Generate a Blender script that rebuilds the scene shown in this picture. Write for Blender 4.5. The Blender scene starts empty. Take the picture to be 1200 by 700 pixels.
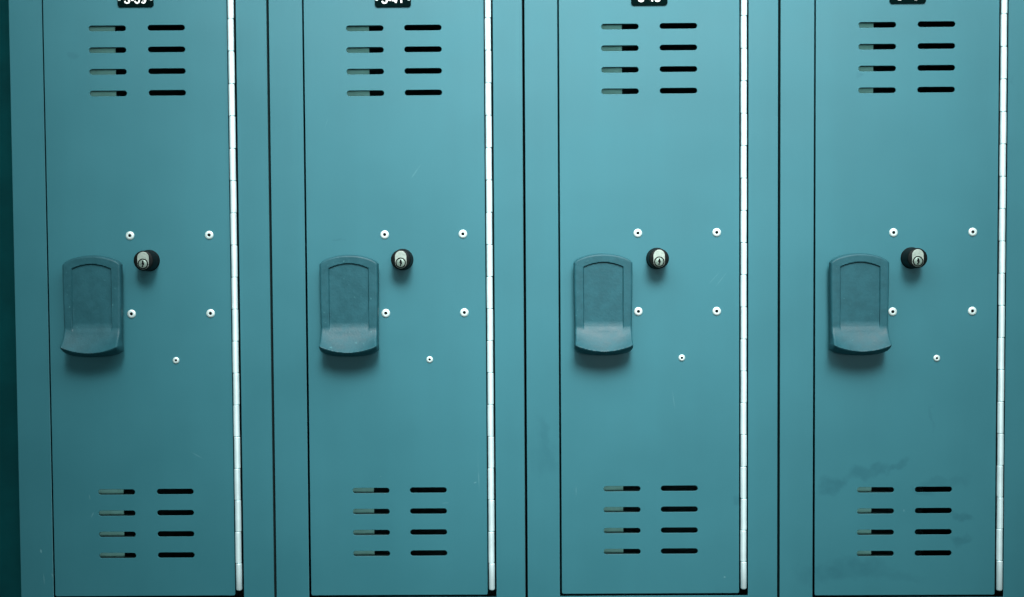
import bpy, bmesh, math
from mathutils import Vector, Matrix, noise
MM = 0.001
scn = bpy.context.scene
COL = scn.collection

# ------------------------------------------------------------------ materials
def new_mat(name):
    m = bpy.data.materials.new(name); m.use_nodes = True
    nt = m.node_tree
    b = nt.nodes['Principled BSDF']
    return m, nt, b

def math_node(nt, op, a, b=None, clamp=False):
    n = nt.nodes.new('ShaderNodeMath'); n.operation = op; n.use_clamp = clamp
    for i, v in enumerate((a, b)):
        if v is None: continue
        if isinstance(v, (int, float)): n.inputs[i].default_value = v
        else: nt.links.new(v, n.inputs[i])
    return n.outputs[0]

def noise_node(nt, vec, scale, detail=3, rough=.5):
    n = nt.nodes.new('ShaderNodeTexNoise')
    n.inputs['Scale'].default_value = scale
    n.inputs['Detail'].default_value = detail
    n.inputs['Roughness'].default_value = rough
    nt.links.new(vec, n.inputs['Vector'])
    return n.outputs['Fac']

def maprange(nt, v, a, b, c=0., d=1., smooth=True):
    n = nt.nodes.new('ShaderNodeMapRange')
    n.interpolation_type = 'SMOOTHSTEP' if smooth else 'LINEAR'
    for k, x in zip(('From Min', 'From Max', 'To Min', 'To Max'), (a, b, c, d)):
        n.inputs[k].default_value = x
    nt.links.new(v, n.inputs['Value'])
    return n.outputs['Result']

def mixrgb(nt, fac, a, b, mode='MIX'):
    n = nt.nodes.new('ShaderNodeMix'); n.data_type = 'RGBA'; n.blend_type = mode
    if isinstance(fac, (int, float)): n.inputs['Factor'].default_value = fac
    else: nt.links.new(fac, n.inputs['Factor'])
    for k, v in ((6, a), (7, b)):
        if isinstance(v, tuple): n.inputs[k].default_value = (*v, 1)
        else: nt.links.new(v, n.inputs[k])
    return n.outputs[2]

PAINT = (0.016, 0.112, 0.138)
# (x mm, z mm, half length, half height, tilt deg, strength, +dark / -light)
MARKS = [
    (357, -221, 18, 9, 28, .65), (396, -206, 30, 7, 14, .55), (432, -199, 16, 4, 35, .5),
    (463, -228, 12, 5, -20, .35), (487, -219, 26, 6, 5, .35), (509, -262, 13, 5, -25, .55),
    (510, -287, 10, 5, 25, .5), (372, -322, 50, 11, 4, .55), (420, -328, 42, 7, -10, .3),
    (330, -330, 12, 13, 10, .3), (20, -172, 9, 34, 14, .35), (12, -190, 12, 20, 0, .25),
    (473, -142, 3, 16, 0, .3), (-530, 285, 5, 5, 0, .35), (388, 258, 5, 3, 30, .35),
    (-220, 67, 4, 1.5, 5, .4), (246, -240, 4, 4, 0, .4),
    (-130, 150, 12, 1.2, 55, -.35), (-60, -205, 1.0, 26, 2, -.25), (-64, -217, 2.2, 1.0, 20, -.7),
    (219, 24, 15, .7, 48, -.3), (226, 21, 13, .6, 52, -.25), (-579, -296, 1.2, 2.8, 10, -.8),
    (-566, -325, 1.0, 3, 20, -.5), (-520, -232, .8, 4, 10, -.35), (-517, -253, 1.0, 4.5, -25, -.5),
    (-576, -330, .8, 9, 4, -.35), (230, -331, 1.5, 1.3, 0, -.7), (441, -253, 1.2, 2.0, 0, -.4),
    (-392, -183, 10, .8, -30, -.3), (-99, -241, 5, .7, 5, -.3), (170, -120, .7, 14, 8, -.2),
    (55, -228, .6, 7, 0, -.35), (-235, 205, 9, .5, 70, -.2), (565, 250, 3, 7, 0, .25),
]
def make_paint():
    m, nt, b = new_mat('teal_locker_paint')
    geo = nt.nodes.new('ShaderNodeNewGeometry')
    pos = geo.outputs['Position']
    big = noise_node(nt, pos, 7, 4, .55)
    fine = noise_node(nt, pos, 60, 5, .6)
    # vertical faint wiping streaks
    mp = nt.nodes.new('ShaderNodeMapping'); mp.inputs['Scale'].default_value = (38, 38, 2.2)
    nt.links.new(pos, mp.inputs['Vector'])
    streak = noise_node(nt, mp.outputs[0], 1, 4, .6)
    v = math_node(nt, 'ADD', math_node(nt, 'MULTIPLY', big, .75), math_node(nt, 'MULTIPLY', streak, .25))
    f = maprange(nt, v, .3, .7)
    col = mixrgb(nt, f, tuple(c * .95 for c in PAINT), tuple(c * 1.05 for c in PAINT))
    # marks with their own shape, edges broken up by noise
    sep = nt.nodes.new('ShaderNodeSeparateXYZ')
    nn = nt.nodes.new('ShaderNodeTexNoise'); nn.inputs['Scale'].default_value = 55; nn.inputs['Detail'].default_value = 4
    nt.links.new(pos, nn.inputs['Vector'])
    vm = nt.nodes.new('ShaderNodeVectorMath'); vm.operation = 'SUBTRACT'; vm.inputs[1].default_value = (.5, .5, .5)
    nt.links.new(nn.outputs['Color'], vm.inputs[0])
    vs = nt.nodes.new('ShaderNodeVectorMath'); vs.operation = 'SCALE'; vs.inputs['Scale'].default_value = .030
    nt.links.new(vm.outputs[0], vs.inputs[0])
    va = nt.nodes.new('ShaderNodeVectorMath'); va.operation = 'ADD'
    nt.links.new(vs.outputs[0], va.inputs[0]); nt.links.new(pos, va.inputs[1])
    nt.links.new(va.outputs[0], sep.inputs[0])
    sep2 = nt.nodes.new('ShaderNodeSeparateXYZ'); nt.links.new(pos, sep2.inputs[0])
    dark = None; light = None
    for (x, z, rx, rz, t, s) in MARKS:
        sp = sep if s > 0 else sep2
        dx = math_node(nt, 'SUBTRACT', sp.outputs['X'], x * MM)
        dz = math_node(nt, 'SUBTRACT', sp.outputs['Z'], z * MM)
        c, sn = math.cos(math.radians(t)), math.sin(math.radians(t))
        u = math_node(nt, 'ADD', math_node(nt, 'MULTIPLY', dx, c / (rx * MM)), math_node(nt, 'MULTIPLY', dz, sn / (rx * MM)))
        w = math_node(nt, 'ADD', math_node(nt, 'MULTIPLY', dx, -sn / (rz * MM)), math_node(nt, 'MULTIPLY', dz, c / (rz * MM)))
        d = math_node(nt, 'ADD', math_node(nt, 'MULTIPLY', u, u), math_node(nt, 'MULTIPLY', w, w))
        k = maprange(nt, d, 1.9 if s > 0 else 1.0, .05 if s > 0 else .1, 0, abs(s))
        if s > 0: dark = k if dark is None else math_node(nt, 'MAXIMUM', dark, k)
        else: light = k if light is None else math_node(nt, 'MAXIMUM', light, k)
    dn = maprange(nt, fine, .32, .6, .55, 1)
    dark = math_node(nt, 'MULTIPLY', dark, dn)
    light = math_node(nt, 'MULTIPLY', light, maprange(nt, fine, .35, .6, .2, 1))
    col = mixrgb(nt, math_node(nt, 'MULTIPLY', dark, 1.0), col, (.004, .072, .095))
    col = mixrgb(nt, math_node(nt, 'MULTIPLY', light, .28), col, (.30, .55, .58))
    # sparse dust specks
    vo = nt.nodes.new('ShaderNodeTexVoronoi'); vo.inputs['Scale'].default_value = 26
    nt.links.new(pos, vo.inputs['Vector'])
    spk = maprange(nt, vo.outputs['Distance'], .018, .006)
    spk = math_node(nt, 'MULTIPLY', spk, maprange(nt, noise_node(nt, pos, 9, 2), .52, .6))
    col = mixrgb(nt, math_node(nt, 'MULTIPLY', spk, .35), col, (.35, .5, .5))
    nt.links.new(col, b.inputs['Base Color'])
    b.inputs['Specular IOR Level'].default_value = .36
    r = maprange(nt, big, .3, .7, .50, .58)
    r = math_node(nt, 'ADD', r, math_node(nt, 'MULTIPLY', dark, .12))
    nt.links.new(r, b.inputs['Roughness'])
    # slight sheet-metal waviness and orange peel
    w1 = noise_node(nt, pos, 5, 2); w2 = noise_node(nt, pos, 900, 2)
    h = math_node(nt, 'ADD', math_node(nt, 'MULTIPLY', w1, .0016), math_node(nt, 'MULTIPLY', w2, .000008))
    bp = nt.nodes.new('ShaderNodeBump'); bp.inputs['Strength'].default_value = 1; bp.inputs['Distance'].default_value = 1
    nt.links.new(h, bp.inputs['Height']); nt.links.new(bp.outputs[0], b.inputs['Normal'])
    return m

def make_simple(name, col, rough, metal=0., var=.06, scale=40, bump=0., bscale=400, spec=.5, speck=None):
    m, nt, b = new_mat(name)
    tc = nt.nodes.new('ShaderNodeNewGeometry'); pos = tc.outputs['Position']
    n = noise_node(nt, pos, scale, 4, .6)
    f = maprange(nt, n, .3, .7)
    c = mixrgb(nt, f, tuple(x * (1 - var) for x in col), tuple(min(1, x * (1 + var)) for x in col))
    if speck:
        n2 = noise_node(nt, pos, speck[0], 3, .7)
        c = mixrgb(nt, maprange(nt, n2, speck[1], speck[1] + .07, 0, speck[3]), c, speck[2])
    nt.links.new(c, b.inputs['Base Color'])
    nt.links.new(maprange(nt, n, .3, .7, rough - .04, rough + .05), b.inputs['Roughness'])
    b.inputs['Metallic'].default_value = metal
    b.inputs['Specular IOR Level'].default_value = spec
    if bump:
        bp = nt.nodes.new('ShaderNodeBump'); bp.inputs['Distance'].default_value = 1
        nt.links.new(math_node(nt, 'MULTIPLY', noise_node(nt, pos, bscale, 3), bump), bp.inputs['Height'])
        nt.links.new(bp.outputs[0], b.inputs['Normal'])
    return m

M_PAINT = make_paint()
M_HANDLE = make_simple('teal_moulded_plastic', (.011, .064, .080), .48, spec=.18, var=.10, scale=90, bump=.00018, bscale=420,
                       speck=(190, .66, (.10, .30, .32), .25))
M_INSIDE = make_simple('locker_inside_paint', (.01, .05, .055), .7)
M_STEEL = make_simple('bright_hinge_steel', (.66, .86, .88), .42, metal=.5, var=.04, scale=60, bump=.00002, bscale=600)
M_RIVET = make_simple('aluminium_rivet', (.54, .70, .69), .42, metal=.5, var=.05, scale=300)
M_BAR = make_simple('galvanised_bar', (.38, .95, .86), .7, spec=.0, var=.08, scale=80)
M_BLACK = make_simple('black_lock_plastic', (.0015, .004, .004), .5, var=.2, scale=200, spec=.12)
M_PLUG = make_simple('satin_nickel', (.27, .35, .31), .48, metal=.5, var=.12, scale=500)
M_CYL = make_simple('worn_key_cylinder', (.15, .22, .19), .5, metal=.5, var=.25, scale=500)
M_HOLE = make_simple('dark_recess', (.002, .004, .004), .9, spec=.1)
M_PLATE = make_simple('black_engraved_plate', (.001, .005, .005), .8, spec=.0)
M_WHITE = make_simple('white_engraving', (.82, .86, .84), .6)
M_FILLER = make_simple('shaded_recess_teal', (.001, .040, .045), .8, var=.15, scale=12, spec=.05)  # teal panel with the shade of the recess put into its colour

# ------------------------------------------------------------------ helpers
def link(name, me, mat, parent=None, loc=None):
    o = bpy.data.objects.new(name, me); COL.objects.link(o)
    if me is not None and mat is not None:
        mats = mat if isinstance(mat, (list, tuple)) else [mat]
        if len(me.materials) == 0:
            for m in mats: me.materials.append(m)
    if parent is not None: o.parent = parent
    if loc is not None: o.location = loc
    return o

def smooth(me, ang=35):
    me.shade_smooth()
    if hasattr(me, 'set_sharp_from_angle'): me.set_sharp_from_angle(angle=math.radians(ang))

def rrect(x0, z0, x1, z1, r, n=6):
    pts = []
    for cx, cz, a0 in ((x1 - r, z1 - r, 0), (x0 + r, z1 - r, 90), (x0 + r, z0 + r, 180), (x1 - r, z0 + r, 270)):
        for i in range(n + 1):
            a = math.radians(a0 + 90 * i / n)
            pts.append((cx + r * math.cos(a), cz + r * math.sin(a)))
    return pts

def plate_mesh(name, loops, thick, bevel=.35, front=0.):
    """sheet with holes; loops in mm (x, z); front face at y=front (mm), back at front+thick"""
    cu = bpy.data.curves.new(name, 'CURVE'); cu.dimensions = '2D'; cu.fill_mode = 'BOTH'
    for lp in loops:
        sp = cu.splines.new('POLY'); sp.points.add(len(lp) - 1); sp.use_cyclic_u = True
        for p, (x, z) in zip(sp.points, lp): p.co = (x, z, 0, 1)
    cu.extrude = max(thick / 2 - bevel, .01)
    cu.bevel_depth = bevel; cu.bevel_resolution = 2; cu.offset = -bevel
    o = bpy.data.objects.new(name, cu); COL.objects.link(o)
    dg = bpy.context.evaluated_depsgraph_get()
    me = bpy.data.meshes.new_from_object(o.evaluated_get(dg))
    bpy.data.objects.remove(o); bpy.data.curves.remove(cu)
    me.name = name
    for v in me.vertices:
        x, y, z = v.co
        v.co = (x * MM, (front + thick / 2 - z) * MM, y * MM)
    bm = bmesh.new(); bm.from_mesh(me)
    bmesh.ops.remove_doubles(bm, verts=bm.verts, dist=1e-6)
    bmesh.ops.recalc_face_normals(bm, faces=bm.faces)
    bm.to_mesh(me); bm.free(); me.update()
    return me

def box(bm, x0, x1, y0, y1, z0, z1):
    v = [bm.verts.new((x * MM, y * MM, z * MM)) for x in (x0, x1) for y in (y0, y1) for z in (z0, z1)]
    for f in ((0, 1, 3, 2), (4, 6, 7, 5), (0, 4, 5, 1), (2, 3, 7, 6), (0, 2, 6, 4), (1, 5, 7, 3)):
        bm.faces.new([v[i] for i in f])

def bm_mesh(name, bm, sm=None):
    bmesh.ops.recalc_face_normals(bm, faces=bm.faces)
    me = bpy.data.meshes.new(name); bm.to_mesh(me); bm.free()
    if sm: smooth(me, sm)
    return me

def lathe_y(bm, prof, n=48, cx=0, cz=0, mat=0):
    """prof = [(r, y)] revolved round the y axis (mm)"""
    rings = []
    for r, y in prof:
        if r < 1e-6: rings.append([bm.verts.new((cx * MM, y * MM, cz * MM))])
        else: rings.append([bm.verts.new(((cx + r * math.cos(2 * math.pi * i / n)) * MM, y * MM,
                                          (cz + r * math.sin(2 * math.pi * i / n)) * MM)) for i in range(n)])
    for a, b in zip(rings, rings[1:]):
        for i in range(n):
            j = (i + 1) % n
            if len(a) == 1 and len(b) == 1: continue
            if len(a) == 1: f = bm.faces.new((a[0], b[i], b[j]))
            elif len(b) == 1: f = bm.faces.new((a[i], a[j], b[0]))
            else: f = bm.faces.new((a[i], a[j], b[j], b[i]))
            f.material_index = mat
    return rings

def lathe_z(bm, prof, n=28, cx=0, cy=0):
    rings = []
    for r, z in prof:
        if r < 1e-6: rings.append([bm.verts.new((cx * MM, cy * MM, z * MM))])
        else: rings.append([bm.verts.new(((cx + r * math.cos(2 * math.pi * i / n)) * MM,
                                          (cy + r * math.sin(2 * math.pi * i / n)) * MM, z * MM)) for i in range(n)])
    for a, b in zip(rings, rings[1:]):
        for i in range(n):
            j = (i + 1) % n
            if len(a) == 1: bm.faces.new((a[0], b[i], b[j]))
            elif len(b) == 1: bm.faces.new((a[i], a[j], b[0]))
            else: bm.faces.new((a[i], a[j], b[j], b[i]))

# ------------------------------------------------------------------ shared small parts
def rivet_mesh(R):
    bm = bmesh.new(); k = R / 5.1
    lathe_y(bm, [(R, 0), (R, -.35), (R - .35, -.85), (R - 1.1 * k, -1.35), (2.4 * k, -1.6), (1.95 * k, -1.5), (1.75 * k, -1.1)], 32, mat=0)
    lathe_y(bm, [(1.75 * k, -1.1), (1.75 * k, -.1), (0, -.1)], 32, mat=1)
    bmesh.ops.remove_doubles(bm, verts=bm.verts, dist=1e-7)
    return bm_mesh('rivet', bm, 50)
RIV_BIG, RIV_SMALL = rivet_mesh(5.1), rivet_mesh(4.0)

def sstep(a, b, x):
    t = min(1, max(0, (x - a) / (b - a))); return t * t * (3 - 2 * t)

def handle_mesh():
    """moulded pull: flat body with a sunk arched panel, flaring out into a lip at the bottom (local mm, top apex z=0)"""
    NX, NZ = 112, 190
    H = 118.0
    def halfw(z):                     # half width at z (z<=0)
        w = 33.9 - .8 * sstep(-30, -88, z) - .4 * sstep(-90, -100, z)
        w += .8 * sstep(-96, -108, z)
        return w
    def top(u): return -8.2 * abs(u) ** 2.1 - 2.6 * abs(u) ** 12
    def bot(u): return -H + 4.0 * abs(u) ** 2.2 + 3.2 * abs(u) ** 9
    def lipz(u): return -112.2 + 7.6 * abs(u) ** 2.0
    def front(x, z, u):
        zl = lipz(u)
        base = 18.0
        # flare: concave ramp up to the lip, then a chin that curves back
        t = (-84 - z) / (-84 - zl)
        d = base
        if z < -84:
            if z >= zl:
                tt = min(1, max(0, t)); d = base + 14.5 * (tt ** 1.55)
            else:
                s = (zl - z) / max(.5, (zl - bot(u)))
                d = base + 14.5 - 3.0 * s - 9.5 * s * s
        # sunk panel
        hw = 23.2
        ptop = -9.6 - 5.6 * (x / hw) ** 2
        side = hw - abs(x); up = ptop - z; dn = z + 84.0
        e = min(side, up)
        rec = sstep(-.1, .75, e) * sstep(-6.0, 6.0, dn)
        d -= 2.1 * rec
        return d
    bm = bmesh.new()
    grid = []
    for j in range(NZ + 1):
        v = j / NZ
        row = []
        for i in range(NX + 1):
            u = -1 + 2 * i / NX
            zt, zb = top(u), bot(u)
            z = zt + (zb - zt) * v
            x = u * halfw(z)
            d = front(x, z, u)
            e = min((1 - abs(u)) * halfw(z), zt - z)
            rr = 2.6
            if e < rr: d -= rr - math.sqrt(max(0, rr * rr - (rr - e) ** 2))
            eb = z - zb
            if eb < 1.2: d -= 1.2 - math.sqrt(max(0, 1.44 - (1.2 - eb) ** 2))
            row.append(bm.verts.new((x * MM, -d * MM, z * MM)))
        grid.append(row)
    for j in range(NZ):
        for i in range(NX):
            bm.faces.new((grid[j][i], grid[j + 1][i], grid[j + 1][i + 1], grid[j][i + 1]))
    # side wall back to the door
    per = grid[0][:] + [grid[j][-1] for j in range(1, NZ + 1)] + grid[-1][-2::-1] + [grid[j][0] for j in range(NZ - 1, 0, -1)]
    # shell edge runs back to 9 mm off the door, then steps in to a smaller foot
    def ring(sc, szc, y): return [bm.verts.new((p.co.x * sc, -y * MM, (p.co.z + .059) * szc - .059)) for p in per]
    rings = [per, ring(1.006, 1.004, 9.0), ring(.90, .945, 7.6), ring(.88, .93, 0)]
    n = len(per)
    for a, b in zip(rings, rings[1:]):
        for i in range(n):
            k = (i + 1) % n
            bm.faces.new((a[i], a[k], b[k], b[i]))
    return bm_mesh('handle', bm, 40)
HANDLE = handle_mesh()

def lock_mesh():
    bm = bmesh.new()
    lathe_y(bm, [(12.6, 0), (12.6, -1.0), (12.0, -1.6), (11.9, -3), (11.6, -22.6), (11.2, -23.7), (10.5, -24.2), (0, -24.2)], 56)
    return bm_mesh('lock', bm, 40)
LOCK = lock_mesh()

def pill_mesh():
    pts = []
    n = 16; r = 6.6; h = 3.6
    for i in range(n + 1):
        a = math.pi * i / n; pts.append((r * math.cos(a), h + r * math.sin(a)))
    for i in range(n + 1):
        a = math.pi + math.pi * i / n; pts.append((r * math.cos(a), -h + r * math.sin(a)))
    return plate_mesh('cover', [pts], 1.0, .3, -25.1)
PILL = pill_mesh()
def keyway_mesh():
    bm = bmesh.new()
    cz = -3.6
    lathe_y(bm, [(6.1, -25.2), (6.1, -25.75), (5.5, -25.9), (5.2, -25.9)], 40, 0, cz, 1)
    lathe_y(bm, [(5.2, -25.9), (5.1, -25.4), (4.8, -25.4)], 40, 0, cz, 1)
    lathe_y(bm, [(4.8, -25.4), (4.7, -26.0), (4.4, -26.2), (0, -26.2)], 40, 0, cz, 0)
    # keyhole slot standing as dark inlay, jagged like a key profile
    pr = [(-1.0, 3.4), (.5, 3.4), (.9, 2.2), (.5, 1.2), (1.3, .2), (1.2, -1.2), (.3, -2.0), (.5, -3.4), (-.8, -3.4), (-1.0, -2.2), (-.3, -1.0), (-1.2, .2), (-.9, 1.6), (-.4, 2.4)]
    f = [bm.verts.new((x * 1.25 * MM, -26.28 * MM, (z * 1.15 + cz) * MM)) for x, z in pr]
    b = [bm.verts.new((x * 1.25 * MM, -25.5 * MM, (z * 1.15 + cz) * MM)) for x, z in pr]
    fc = [bm.faces.new(f)] + [bm.faces.new((f[i], f[(i + 1) % len(f)], b[(i + 1) % len(f)], b[i])) for i in range(len(f))]
    for q in fc: q.material_index = 2
    bmesh.ops.triangulate(bm, faces=[fc[0]])
    return bm_mesh('key_cylinder', bm, 40)
KEYWAY = keyway_mesh()

GLYPH = {
    'S': [[(6.0, 8.3), (5.5, 9.8), (3.4, 10.6), (1.2, 9.8), (.95, 7.9), (2.4, 6.4), (4.6, 5.3), (5.9, 3.6), (5.3, 1.6), (3.3, .9), (1.3, 1.5), (.6, 3.3)]],
    '-': [[(.5, 4.3), (2.1, 4.3), (3.7, 4.3)]],
    '3': [[(.9, 8.6), (1.6, 10.1), (3.2, 10.6), (4.9, 9.9), (5.2, 8.1), (4.3, 6.6), (2.8, 6.1)],
          [(2.8, 6.1), (4.8, 5.5), (5.7, 3.8), (5.1, 1.8), (3.2, .9), (1.4, 1.5), (.6, 3.2)]],
    '9': [[(5.6, 7.6), (5.0, 9.6), (3.2, 10.6), (1.4, 9.7), (.8, 7.6), (1.5, 5.6), (3.2, 4.7), (4.9, 5.6), (5.6, 7.6), (5.6, 4.6), (4.7, 1.8), (3.0, .9), (1.1, 2.0)]],
    '4': [[(4.4, .9), (4.4, 5.0), (4.4, 10.4)], [(4.4, 10.4), (2.5, 7.2), (.7, 4.1)], [(.7, 3.7), (3.2, 3.7), (6.2, 3.7)]],
    '1': [[(3.6, .9), (3.6, 5.0), (3.6, 10.5)], [(3.6, 10.5), (2.8, 9.4), (1.5, 8.7)]],
    '5': [[(5.6, 10.4), (3.6, 10.4), (1.7, 10.4)], [(1.7, 10.4), (1.4, 8.2), (1.1, 5.8)], [(1.1, 5.8), (2.8, 6.9), (4.8, 6.3), (5.7, 4.2), (5.1, 1.8), (3.1, .9), (1.3, 1.5), (.6, 3.0)]],
}
def spline(p, n=6):
    out = []
    for i in range(len(p) - 1):
        a, b, c, d = (Vector(p[max(0, i - 1)]), Vector(p[i]), Vector(p[i + 1]), Vector(p[min(len(p) - 1, i + 2)]))
        for k_ in range(n):
            t = k_ / n
            out.append(.5 * ((2 * b) + (c - a) * t + (2 * a - 5 * b + 4 * c - d) * t * t + (3 * b - a - 3 * c + d) * t ** 3))
    out.append(Vector(p[-1]))
    return out
def text_mesh(s, cx, cz, front):
    """engraved sans-serif characters 11.5 mm high, drawn as round-ended strokes"""
    cu = bpy.data.curves.new('lettering', 'CURVE'); cu.dimensions = '3D'
    wd_ = [4.4 if c == '-' else 7.4 for c in s]
    x = -sum(wd_) / 2 + .4
    for c, w_ in zip(s, wd_):
        for st in GLYPH[c]:
            pts = spline(st)
            sp = cu.splines.new('POLY'); sp.points.add(len(pts) - 1)
            for q, v in zip(sp.points, pts): q.co = (x + v.x, v.y - 5.75, 0, 1)
        x += w_
    cu.bevel_depth = .98; cu.bevel_resolution = 3; cu.use_fill_caps = True
    o = bpy.data.objects.new('lettering', cu); COL.objects.link(o)
    me = bpy.data.meshes.new_from_object(o.evaluated_get(bpy.context.evaluated_depsgraph_get()))
    bpy.data.objects.remove(o); bpy.data.curves.remove(cu)
    for v in me.vertices:
        a, b, c = v.co
        v.co = ((a + cx) * MM, (front - c * .15) * MM, (b + cz) * MM)
    me.name = 'lettering'
    return me

# ------------------------------------------------------------------ lockers
ZT, ZB = 580.0, -600.0
DT, DB = 386.0, -350.8
LK = [  # x0, x1, door left, hinge centre, [slot column centres TL TR BL BR], top row z, bottom row z, rivets, lock, handle, plate, gap widths
    dict(x0=-605.0, x1=-301.7, dl=-564.1, hc=-344.4, sl=(-489.0, -420.1, -487.9, -418.6), zt=(317.9, 242.4), zb=(-226.2, -301.9),
         rv=[(-466.6, 76.4), (-373.6, 76.5), (-466.4, -15.4), (-373.4, -15.4)], rs=(-414.9, -70.5), lk=(-444.6, 47.2), hx=-507.4, hz=53.4,
         pl=(-455.1, 342.1), txt='S-39', gt=1.3, gb=2.0, bar=2.1, db=-350.2, hb=-344.2),
    dict(x0=-301.7, x1=-4.1, dl=-260.4, hc=-45.2, sl=(-188.6, -121.0, -187.0, -119.4), zt=(315.8, 240.6), zb=(-226.0, -301.0),
         rv=[(-167.8, 75.7), (-76.2, 75.9), (-167.4, -16.4), (-75.2, -16.2)], rs=(-116.4, -71.2), lk=(-147.0, 46.5), hx=-208.4, hz=52.3,
         pl=(-155.5, 339.9), txt='S-41', gt=1.8, gb=2.7, bar=2.3, db=-350.6, hb=-345.2),
    dict(x0=-4.1, x1=293.5, dl=36.5, hc=252.0, sl=(108.2, 176.2, 109.1, 176.6), zt=(315.6, 240.7), zb=(-225.4, -300.1),
         rv=[(128.5, 75.6), (220.6, 75.8), (128.8, -16.1), (220.6, -16.4)], rs=(179.7, -70.9), lk=(150.7, 45.9), hx=86.8, hz=52.0,
         pl=(142.4, 339.6), txt='S-43', gt=1.8, gb=2.5, bar=4.0, db=-350.1, hb=-345.4),
    dict(x0=293.5, x1=592.0, dl=334.9, hc=553.3, sl=(407.1, 475.7, 407.6, 475.7), zt=(315.4, 239.8), zb=(-228.3, -303.9),
         rv=[(427.0, 74.3), (519.3, 74.4), (426.4, -18.2), (519.5, -18.0)], rs=(478.3, -73.1), lk=(448.0, 44.6), hx=383.8, hz=50.4,
         pl=(441.9, 339.5), txt='S-45', gt=1.7, gb=2.6, bar=1.5, db=-353.4, hb=-348.6),
]
LABELS = [
    'teal metal locker whose black plate reads S-39, at the dark recess',
    'teal metal locker whose black plate reads S-41, right of the S-39 locker',
    'palest teal metal locker, plate reading S-43, between the S-41 and smudged lockers',
    'teal metal locker with dark smudges around its lower vents, farthest from the dark recess',
]
def stadium(cx, cz, L, T, n=8):
    r = T / 2; h = L / 2 - r
    return [(cx + h + r * math.cos(a), cz + r * math.sin(a)) for a in [math.radians(-90 + 180 * i / n) for i in range(n + 1)]] + \
           [(cx - h + r * math.cos(a), cz + r * math.sin(a)) for a in [math.radians(90 + 180 * i / n) for i in range(n + 1)]]

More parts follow.
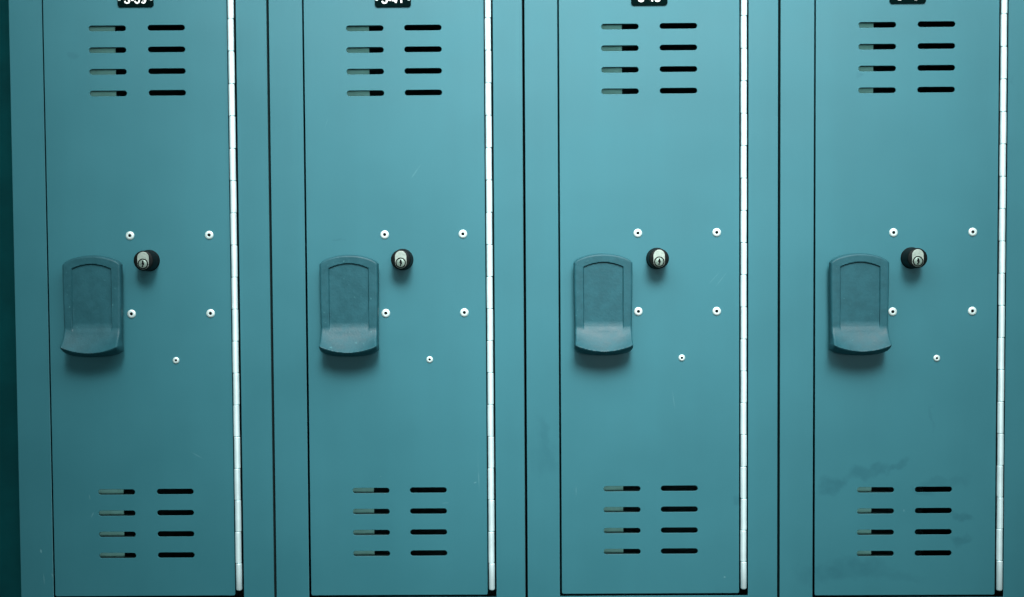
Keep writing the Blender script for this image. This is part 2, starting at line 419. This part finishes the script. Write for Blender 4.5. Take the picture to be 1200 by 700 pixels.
for li, k in enumerate(LK):
    x0, x1 = k['x0'], k['x1']
    ox = (x0 + x1) / 2; oz = ZB
    root = bpy.data.objects.new('locker', None); COL.objects.link(root)
    root.location = (ox * MM, 0, oz * MM)
    root.empty_display_size = .05
    root['label'] = LABELS[li]; root['category'] = 'locker'; root['group'] = 'teal lockers standing in a row'
    X = lambda v: v - ox
    Z = lambda v: v - oz
    db = k['db']
    g = 1.45
    # cabinet body
    bm = bmesh.new()
    a, b = X(x0) + g, X(x1) - g
    box(bm, a, a + 1, 1.55, 400, Z(ZB), Z(ZT)); box(bm, b - 1, b, 1.55, 400, Z(ZB), Z(ZT))
    box(bm, X(x0) + .05, X(x1) - .05, 400.1, 401, Z(ZB), Z(ZT))
    box(bm, a + 1.02, b - 1.02, 1.6, 400, Z(ZT) - 1, Z(ZT)); box(bm, a + 1.02, b - 1.02, 1.6, 400, Z(ZB), Z(ZB) + 1)
    link('cabinet_body', bm_mesh('cabinet_body', bm), M_INSIDE, root)
    # front frame: one sheet with the door opening
    ol = [(X(k['dl'] - k['gb'] / 2), Z(db - 2.8)), (X(k['hc'] + 5.6), Z(db - 2.8)), (X(k['hc'] + 5.6), Z(DT + 2)), (X(k['dl'] - k['gt'] / 2), Z(DT + 2))]
    me = plate_mesh('frame', [rrect(X(x0) + g, Z(ZB), X(x1) - g, Z(ZT), .8), ol], 1.5, .4)
    link('frame', me, M_PAINT, root)
    # door sheet with its vent slots
    dlt, dlb = k['dl'] + k['gt'] / 2, k['dl'] + k['gb'] / 2
    dr = k['hc'] - 4.9
    outl = []
    r = 2.0
    for cx, cz, a0 in ((dr - r, DT - r, 0), (dlt + r, DT - r, 90), (dlb + r, db + r, 180), (dr - r, db + r, 270)):
        for i in range(6):
            an = math.radians(a0 + 18 * i); outl.append((X(cx + r * math.cos(an)), Z(cz + r * math.sin(an))))
    loops = [outl]
    tl, tr, bl, br = k['sl']
    for q in range(4):
        zt = k['zt'][0] + (k['zt'][1] - k['zt'][0]) * q / 3
        zb = k['zb'][0] + (k['zb'][1] - k['zb'][0]) * q / 3
        for cx, cz in ((tl, zt), (tr, zt + .3), (bl, zb), (br, zb + .3)):
            loops.append(stadium(X(cx), Z(cz), 43.6, 6.5))
    door = link('door', plate_mesh('door', loops, 1.4, .3), M_PAINT, root)
    # latch channel seen through the left-hand vents
    bm = bmesh.new()
    bx = k['sl'][0] + k['bar']
    box(bm, X(bx) - 36, X(bx), 22, 23.5, Z(DB) + 12, Z(DT) - 12)
    box(bm, X(bx) - 36, X(bx) - 34.5, 23.52, 36, Z(DB) + 12, Z(DT) - 12)
    link('latch_channel', bm_mesh('latch_channel', bm), M_BAR, root)
    # added dark blocks around the left-hand vents, keeping steep light off the channel
    for cx, (za, zb_) in ((tl, k['zt']), (bl, k['zb'])):
        zs = [za + (zb_ - za) * q / 3 for q in range(4)]
        loops = [rrect(X(cx) - 27, Z(zs[3] - 22), X(cx) + 27, Z(zs[0] + 22), 1)]
        for q in zs: loops.append([(X(cx) + a_, Z(q) + b_) for a_, b_ in ((-25, -3.6), (25, -3.6), (25, 3.6), (-25, 3.6))])
        link('vent_light_block', plate_mesh('vent_light_block', loops, 8.0, .05, 1.47), M_INSIDE, root)
    # piano hinge
    bm = bmesh.new()
    z = 326.6 + (1.0 if li == 0 else (-.2 if li == 1 else 0)); pitch = 37.58; s = 0
    edges = [z + pitch, z] + [z - pitch * i for i in range(1, 18)]
    edges = [DT - 2] + [e for e in edges if e < DT - 6]
    edges.append(k['hb'])
    for i, (zt, zb) in enumerate(zip(edges, edges[1:])):
        off = (.16 if i % 2 else -.16)
        rr = 3.55
        h0, h1 = Z(zt) - .3, Z(zb) + .3
        prof = [(0, h0), (rr - .5, h0), (rr, h0 - .5), (rr, h1 + .5), (rr - .5, h1), (0, h1)]
        if i == len(edges) - 2: prof = [(0, h0), (rr - .5, h0), (rr, h0 - .5), (rr, h1 + 1.8), (rr - .6, h1 + .6), (rr - 1.8, h1), (0, h1)]
        lathe_z(bm, prof, 28, X(k['hc']) + off, -1.0)
    lathe_z(bm, [(0, Z(DT) - 3), (2.4, Z(DT) - 3), (2.4, Z(k['hb']) + 1), (0, Z(k['hb']) + 1)], 16, X(k['hc']), -1.0)
    link('hinge', bm_mesh('hinge', bm, 40), M_STEEL, root)
    # rivets and pull on the door
    for (rx, rz) in k['rv']:
        o = link('rivet', RIV_BIG, [M_RIVET, M_HOLE], door, (X(rx) * MM, -.00002, Z(rz) * MM))
    link('rivet', RIV_SMALL, [M_RIVET, M_HOLE], door, (X(k['rs'][0]) * MM, -.00002, Z(k['rs'][1]) * MM))
    link('handle', HANDLE, M_HANDLE, door, (X(k['hx']) * MM, .0002, Z(k['hz']) * MM))
    # lock
    lk = link('lock', LOCK, M_BLACK, root, (X(k['lk'][0]) * MM, .0001, Z(k['lk'][1]) * MM))
    link('lock_cover', PILL, M_PLUG, lk)
    link('key_cylinder', KEYWAY, [M_CYL, M_BLACK, M_HOLE], lk)
    # number plate: rounded black plate, engraved number, two small screws
    px, pb = k['pl']; cz = pb + 10.2
    me = plate_mesh('number_plate', [rrect(X(px) - 21, Z(pb), X(px) + 21, Z(pb) + 20.4, 3.2)], 1.6, .35, -1.62)
    plate = link('number_plate', me, M_PLATE, root)
    link('lettering', text_mesh(k['txt'], X(px), Z(cz) - .75, -1.66), M_WHITE, plate)
    for s in (-1, 1):
        bm = bmesh.new()
        lathe_y(bm, [(2.2, 0), (2.2, -.5), (1.6, -.9), (1.2, -.8), (1.0, -.3), (0, -.3)], 20)
        link('screw', bm_mesh('screw', bm, 50), M_RIVET, plate, ((X(px) + 18.6 * s) * MM, -1.6 * MM, (Z(cz) - .9) * MM))

# ------------------------------------------------------------------ dark recess beside the first locker
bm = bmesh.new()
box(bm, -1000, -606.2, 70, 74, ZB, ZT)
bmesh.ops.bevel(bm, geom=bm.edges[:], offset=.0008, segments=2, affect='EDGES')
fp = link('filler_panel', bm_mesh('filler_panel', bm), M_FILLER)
fp['label'] = 'recessed panel coloured dark for the shade in the gap beside the S-39 locker'; fp['category'] = 'panel'

# ------------------------------------------------------------------ camera (fitted to the photograph)
p, r, w = 0.03878827, -0.00632284, -0.00612012
f = Vector((math.sin(w) * math.cos(p), math.cos(w) * math.cos(p), -math.sin(p)))
rt = Vector((math.cos(w), -math.sin(w), 0)); up = rt.cross(f)
rt2 = math.cos(r) * rt + math.sin(r) * up; up2 = -math.sin(r) * rt + math.cos(r) * up
cam = bpy.data.objects.new('camera', bpy.data.cameras.new('camera')); COL.objects.link(cam)
cam.matrix_world = Matrix(((rt2.x, up2.x, -f.x, -.010), (rt2.y, up2.y, -f.y, -1.5), (rt2.z, up2.z, -f.z, .05821), (0, 0, 0, 1)))
cam.data.lens = 45; cam.data.sensor_width = 36; cam.data.clip_start = .01; cam.data.clip_end = 100
scn.camera = cam

# ------------------------------------------------------------------ light
AMB, LAMP, SPOT, FRONT = 0.29, 18.5, 740.0, 10.0
wd = bpy.data.worlds.new('World'); scn.world = wd; wd.use_nodes = True
nt = wd.node_tree; bg = nt.nodes['Background']
tc = nt.nodes.new('ShaderNodeTexCoord'); sp = nt.nodes.new('ShaderNodeSeparateXYZ')
nt.links.new(tc.outputs['Generated'], sp.inputs[0])
cr = nt.nodes.new('ShaderNodeValToRGB')
nt.links.new(maprange(nt, sp.outputs['Z'], -1, 1, 0, 1, False), cr.inputs['Fac'])
e = cr.color_ramp.elements
e[0].position = 0; e[0].color = (.01, .05, .05, 1)
e[1].position = 1; e[1].color = (.14, .30, .31, 1)
for ps, c in ((.30, (.03, .10, .10)), (.40, (.60, .88, .87)), (.62, (.82, 1.10, 1.06)), (.74, (.32, .46, .46))):
    q = e.new(ps); q.color = (*c, 1)
az = maprange(nt, sp.outputs['Y'], -.25, -.85, 1.0, 1.0)      # brighter ahead of the doors than along the row
nt.links.new(cr.outputs['Color'], bg.inputs['Color'])
nt.links.new(math_node(nt, 'MULTIPLY', az, AMB), bg.inputs['Strength'])

def aim(o, loc, tgt):
    o.location = loc
    o.rotation_euler = (Vector(tgt) - Vector(loc)).to_track_quat('-Z', 'Y').to_euler()
def lamp(name, kind, energy, color, loc, tgt, **kw):
    d = bpy.data.lights.new(name, kind); d.energy = energy; d.color = color
    for a_, v_ in kw.items(): setattr(d, a_, v_)
    o = bpy.data.objects.new(name, d); COL.objects.link(o); aim(o, loc, tgt)
lamp('overhead_light', 'AREA', LAMP, (1, .97, .95), (.13, -.60, .80), (.12, 0, .10), shape='RECTANGLE', size=1.5, size_y=.55)
lamp('spot_light', 'SPOT', SPOT, (1, .98, .97), (.18, -1.6, 1.55), (.07, 0, .10), spot_size=math.radians(31), spot_blend=1.0, shadow_soft_size=.55)
lamp('front_light', 'AREA', FRONT, (1, .98, .98), (.42, -2.5, .10), (.14, 0, .1), shape='DISK', size=.5)

scn.view_settings.view_transform = 'Standard'; scn.view_settings.look = 'None'
scn.view_settings.exposure = 0; scn.view_settings.gamma = 1
